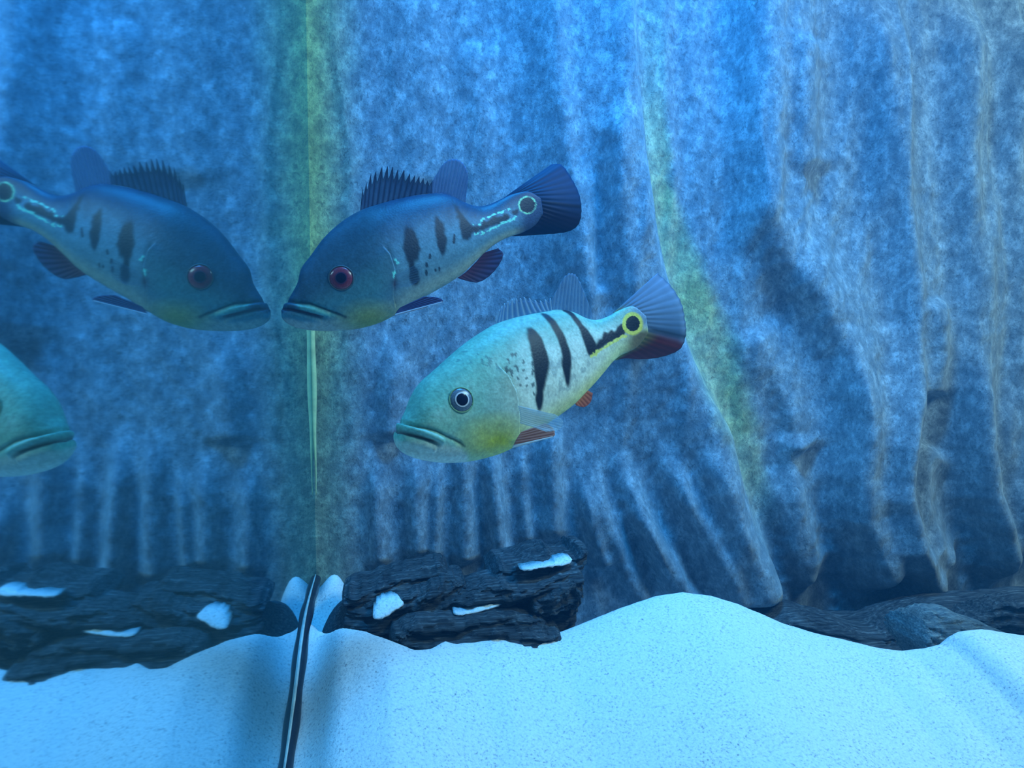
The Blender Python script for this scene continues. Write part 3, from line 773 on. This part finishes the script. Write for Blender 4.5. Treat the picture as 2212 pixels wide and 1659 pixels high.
def paint1(K, S, T):
    x, y = K[..., 0], K[..., 1]
    n = fbm(x/26+13, y/26, 4); n2 = fbm(x/8+3, y/8+7, 3)
    jx = (fbm(x/7, y/7+20, 2)-0.5)*8; jy = (fbm(x/7+50, y/7+20, 2)-0.5)*8
    KJ = np.stack([x+jx, y+jy], -1)
    back = 1-sstep(0.12, 0.62, T+(n-0.5)*0.2)
    c = np.ones(x.shape+(3,))*np.array([.12, .25, .34])
    c = lerp(c, (.014, .038, .085), back)
    head = 1-sstep(800, 870, x-(y-600)*0.05)
    c = lerp(c, (.018, .070, .110), head*(1-sstep(.45, .9, T))*0.75)
    c = lerp(c, (.055, .21, .26), head*sstep(.4, .7, T)*0.7)
    c = lerp(c, (.36, .40, .30), sstep(.78, .98, T)*0.85)
    c = lerp(c, (.36, .40, .38), blur(inpoly(KJ, cb([(80, 1190), (300, 1215), (500, 1215), (600, 1250), (590, 1320), (60, 1320)])), 14)*0.7)
    dx, dy = (x-800)/75, (y-690)/42
    c = lerp(c, (.26, .30, .05), np.clip(1.2-np.sqrt(dx*dx+dy*dy), 0, 1)*0.8)
    lip = inpoly(KJ, cb([(170, 1075), (330, 1110), (480, 1170), (380, 1175), (220, 1130)]))
    c = lerp(c, (.14, .44, .38), blur(lip, 8)*0.7)
    c = c*(0.76+0.48*n2)[..., None]
    dark = (.008, .012, .026)
    for p in BAR1: c = lerp(c, dark, blur(inpoly(KJ, cb(p)), 2)*0.95)
    for (a, b, r) in [(1267, 660, 14), (1101, 770, 13), (1080, 830, 13), (1078, 885, 14), (1140, 865, 9), (1166, 855, 10), (1268, 630, 8)]:
        q = cb([(a, b)])[0]; c = lerp(c, dark, (np.hypot((x-q[0])*1.4, (y-q[1])*0.6) < r*0.32)*0.85)
    te = sstep(1108, 1150, x+(y-450)*0.2)
    c = lerp(c, (.022, .045, .11), te*0.97)
    q = cb([(1767, 420)])[0]
    dd = np.hypot(x-q[0], y-q[1]); c = lerp(c, (.30, .62, .36), (dd < 20)*(0.35+0.65*(n2 > 0.48))); c = lerp(c, dark, (dd < 16.3)*1.0)
    for ln in ([(1400, 550), (1440, 552), (1470, 515), (1540, 485), (1600, 468), (1650, 440)], [(1410, 622), (1480, 600), (1560, 562), (1640, 525), (1690, 500)]):
        d, t, s = segdist(KJ, cb(ln)); c = lerp(c, (.25, .80, .62), (d < 2.4)*(vnoise(x*0.22, y*0.22) > 0.35)*0.9)
    for (a, b, r) in [(855, 882, 4.5), (880, 812, 3.2), (852, 905, 3), (866, 790, 2.6)]:  # small bright glints by the gill painted into the skin
        q = cb([(a, b)])[0]; c = lerp(c, (.25, .90, .80), (np.hypot(x-q[0], y-q[1]) < r)*0.9)
    q = cb([(862, 955)])[0]; c = lerp(c, (.05, .02, .06), np.exp(-(((x-q[0])/7)**2+((y-q[1])/14)**2))*0.8)
    d, t, s = segdist(K, GRV1[1][0]); c = lerp(c, (.05, .02, .04), np.exp(-(d/3.2)**2)*0.85*sstep(0, .25, 1-t))  # dark skin of the mouth slit, its shade coloured in as well
    d, t, s = segdist(K, GRV1[0][0]); c = lerp(c, (.02, .04, .05), np.exp(-(d/3.0)**2)*0.85*sstep(0, .3, t))  # lip crease: skin tone and crease shadow both in the colour
    return np.clip(c, 0.004, 0.95)
M_ORBIT['bass_fish_dark'] = mat_plain('orbit_dark', (0.05, 0.08, 0.10), 0.5, 0.3)
M_ORBIT['bass_fish'] = M_ORBIT['bass_fish_dark']
fish1 = build_fish('bass_fish', 'dark blue fish with red eye whose snout touches the glass', D1, V1, Y1, W1, 0.0425, paint1, GRV1, BLG1, GIL1,
                   ((737, 602), 23, 10, eye_mats('red_eye', (0.20, 0.030, 0.055), (0.06, 0.02, 0.06))), None)

def fin_dark(U, V, R):
    c = lerp((.05, .10, .22), (.02, .03, .07), np.maximum(R**3, sstep(.7, 1, V))); return np.concatenate([c, (0.60+0.35*R**2)[..., None]], -1)
def fin_soft1(U, V, R):
    c = lerp((.10, .20, .42), (.20, .28, .50), R**2); return np.concatenate([c, (0.50+0.25*R**2)[..., None]], -1)
def fin_tail1(U, V, R):
    c = lerp((.022, .055, .14), (.018, .018, .05), sstep(.4, .6, U)); n = fbm(U*30+4, V*6, 3)
    c = c*(0.75+0.35*R**2+0.2*n)[..., None]; c = lerp(c, (.012, .015, .03), np.exp(-((U-.47)/.015)**2)*0.9)
    return np.concatenate([c, (0.88+0.08*V)[..., None]], -1)
def fin_anal1(U, V, R):
    c = lerp((.16, .05, .12), (.07, .05, .12), V); c = c*(0.8+0.4*R**2)[..., None]; return np.concatenate([c, 0.88*np.ones(U.shape)[..., None]], -1)
def fin_pelvic1(U, V, R):
    c = lerp((.06, .05, .14), (.12, .12, .26), R**2); c = lerp(c, (.75, .80, .92), sstep(.82, .94, U)); return np.concatenate([c, 0.94*np.ones(U.shape)[..., None]], -1)

fin(fish1, 'dorsal_fin', cb([(625, 470), (700, 435), (800, 405), (900, 378), (1010, 352), (1115, 338)]),
    cb([(642, 305), (712, 168), (805, 122), (890, 135), (985, 182), (1050, 220), (1118, 250)]), .622, .636, fin_dark, rays=14, jag=0.36, label='jagged dark spiny front dorsal fin')
fin(fish1, 'soft_dorsal_fin', cb([(1105, 345), (1170, 340), (1240, 360), (1300, 392), (1345, 412)]),
    cb([(1115, 262), (1195, 135), (1262, 100), (1325, 125), (1362, 215), (1345, 370)]), .636, .644, fin_soft1, rays=13, jag=0.03, label='blue rear dorsal fin')
fin(fish1, 'tail_fin', cb([(1600, 375), (1680, 345), (1760, 345), (1810, 400), (1810, 460), (1770, 520), (1660, 632)]),
    cb([(1935, 140), (2005, 148), (2072, 240), (2122, 345), (2138, 460), (2115, 555), (2040, 602), (1900, 618), (1740, 628)]), .6625, .6625, fin_tail1, rays=18, nv=30, jag=0.012, curl=0.020, label='dark fan shaped tail fin')
fin(fish1, 'anal_fin', cb([(1290, 918), (1350, 875), (1410, 815), (1475, 745)]), cb([(1345, 935), (1430, 948), (1510, 905), (1575, 830), (1605, 755), (1570, 715)]), .637, .645, fin_anal1, rays=10, jag=0.02, label='dark purple anal fin')
fin(fish1, 'pelvic_fin', cb([(900, 1120), (885, 1135), (875, 1150), (862, 1172)]), cb([(1060, 1045), (1150, 1050), (1192, 1068), (1185, 1085)]), .606, .603, fin_pelvic1, rays=6, nv=24, jag=0.01, mirror=165, label='dark pelvic fin with a white lower edge')
fin(fish1, 'pectoral_fin', cb([(868, 905), (866, 930), (866, 960), (870, 985)]), cb([(1030, 815), (1050, 870), (1030, 930), (960, 975)]), .596, .594,
    lambda U, V, R: np.concatenate([lerp((.10, .16, .24), (.22, .30, .40), R**2), (0.10+0.14*R**2)[..., None]], -1), rays=9, nv=20, mirror=165, curl=-0.004, label='clear pectoral fin')

# ------------------------------------------------------------------ water
def mat_water():
    t = NT('water'); t.t.nodes.remove(t.b)
    sc_ = t.n('ShaderNodeVolumeScatter'); sc_.inputs['Color'].default_value = (0.08, 0.44, 0.92, 1); sc_.inputs['Density'].default_value = 0.18
    sc_.inputs['Anisotropy'].default_value = 0.2
    t.l(sc_.outputs[0], t.out.inputs['Volume'])
    return t.m
water = box('water', (GX-0.10, -0.25, -0.06), (1.6, YB+0.12, 1.20), mat_water())
tag(water, 'clear blue water filling the whole tank', 'water', None, 'stuff')
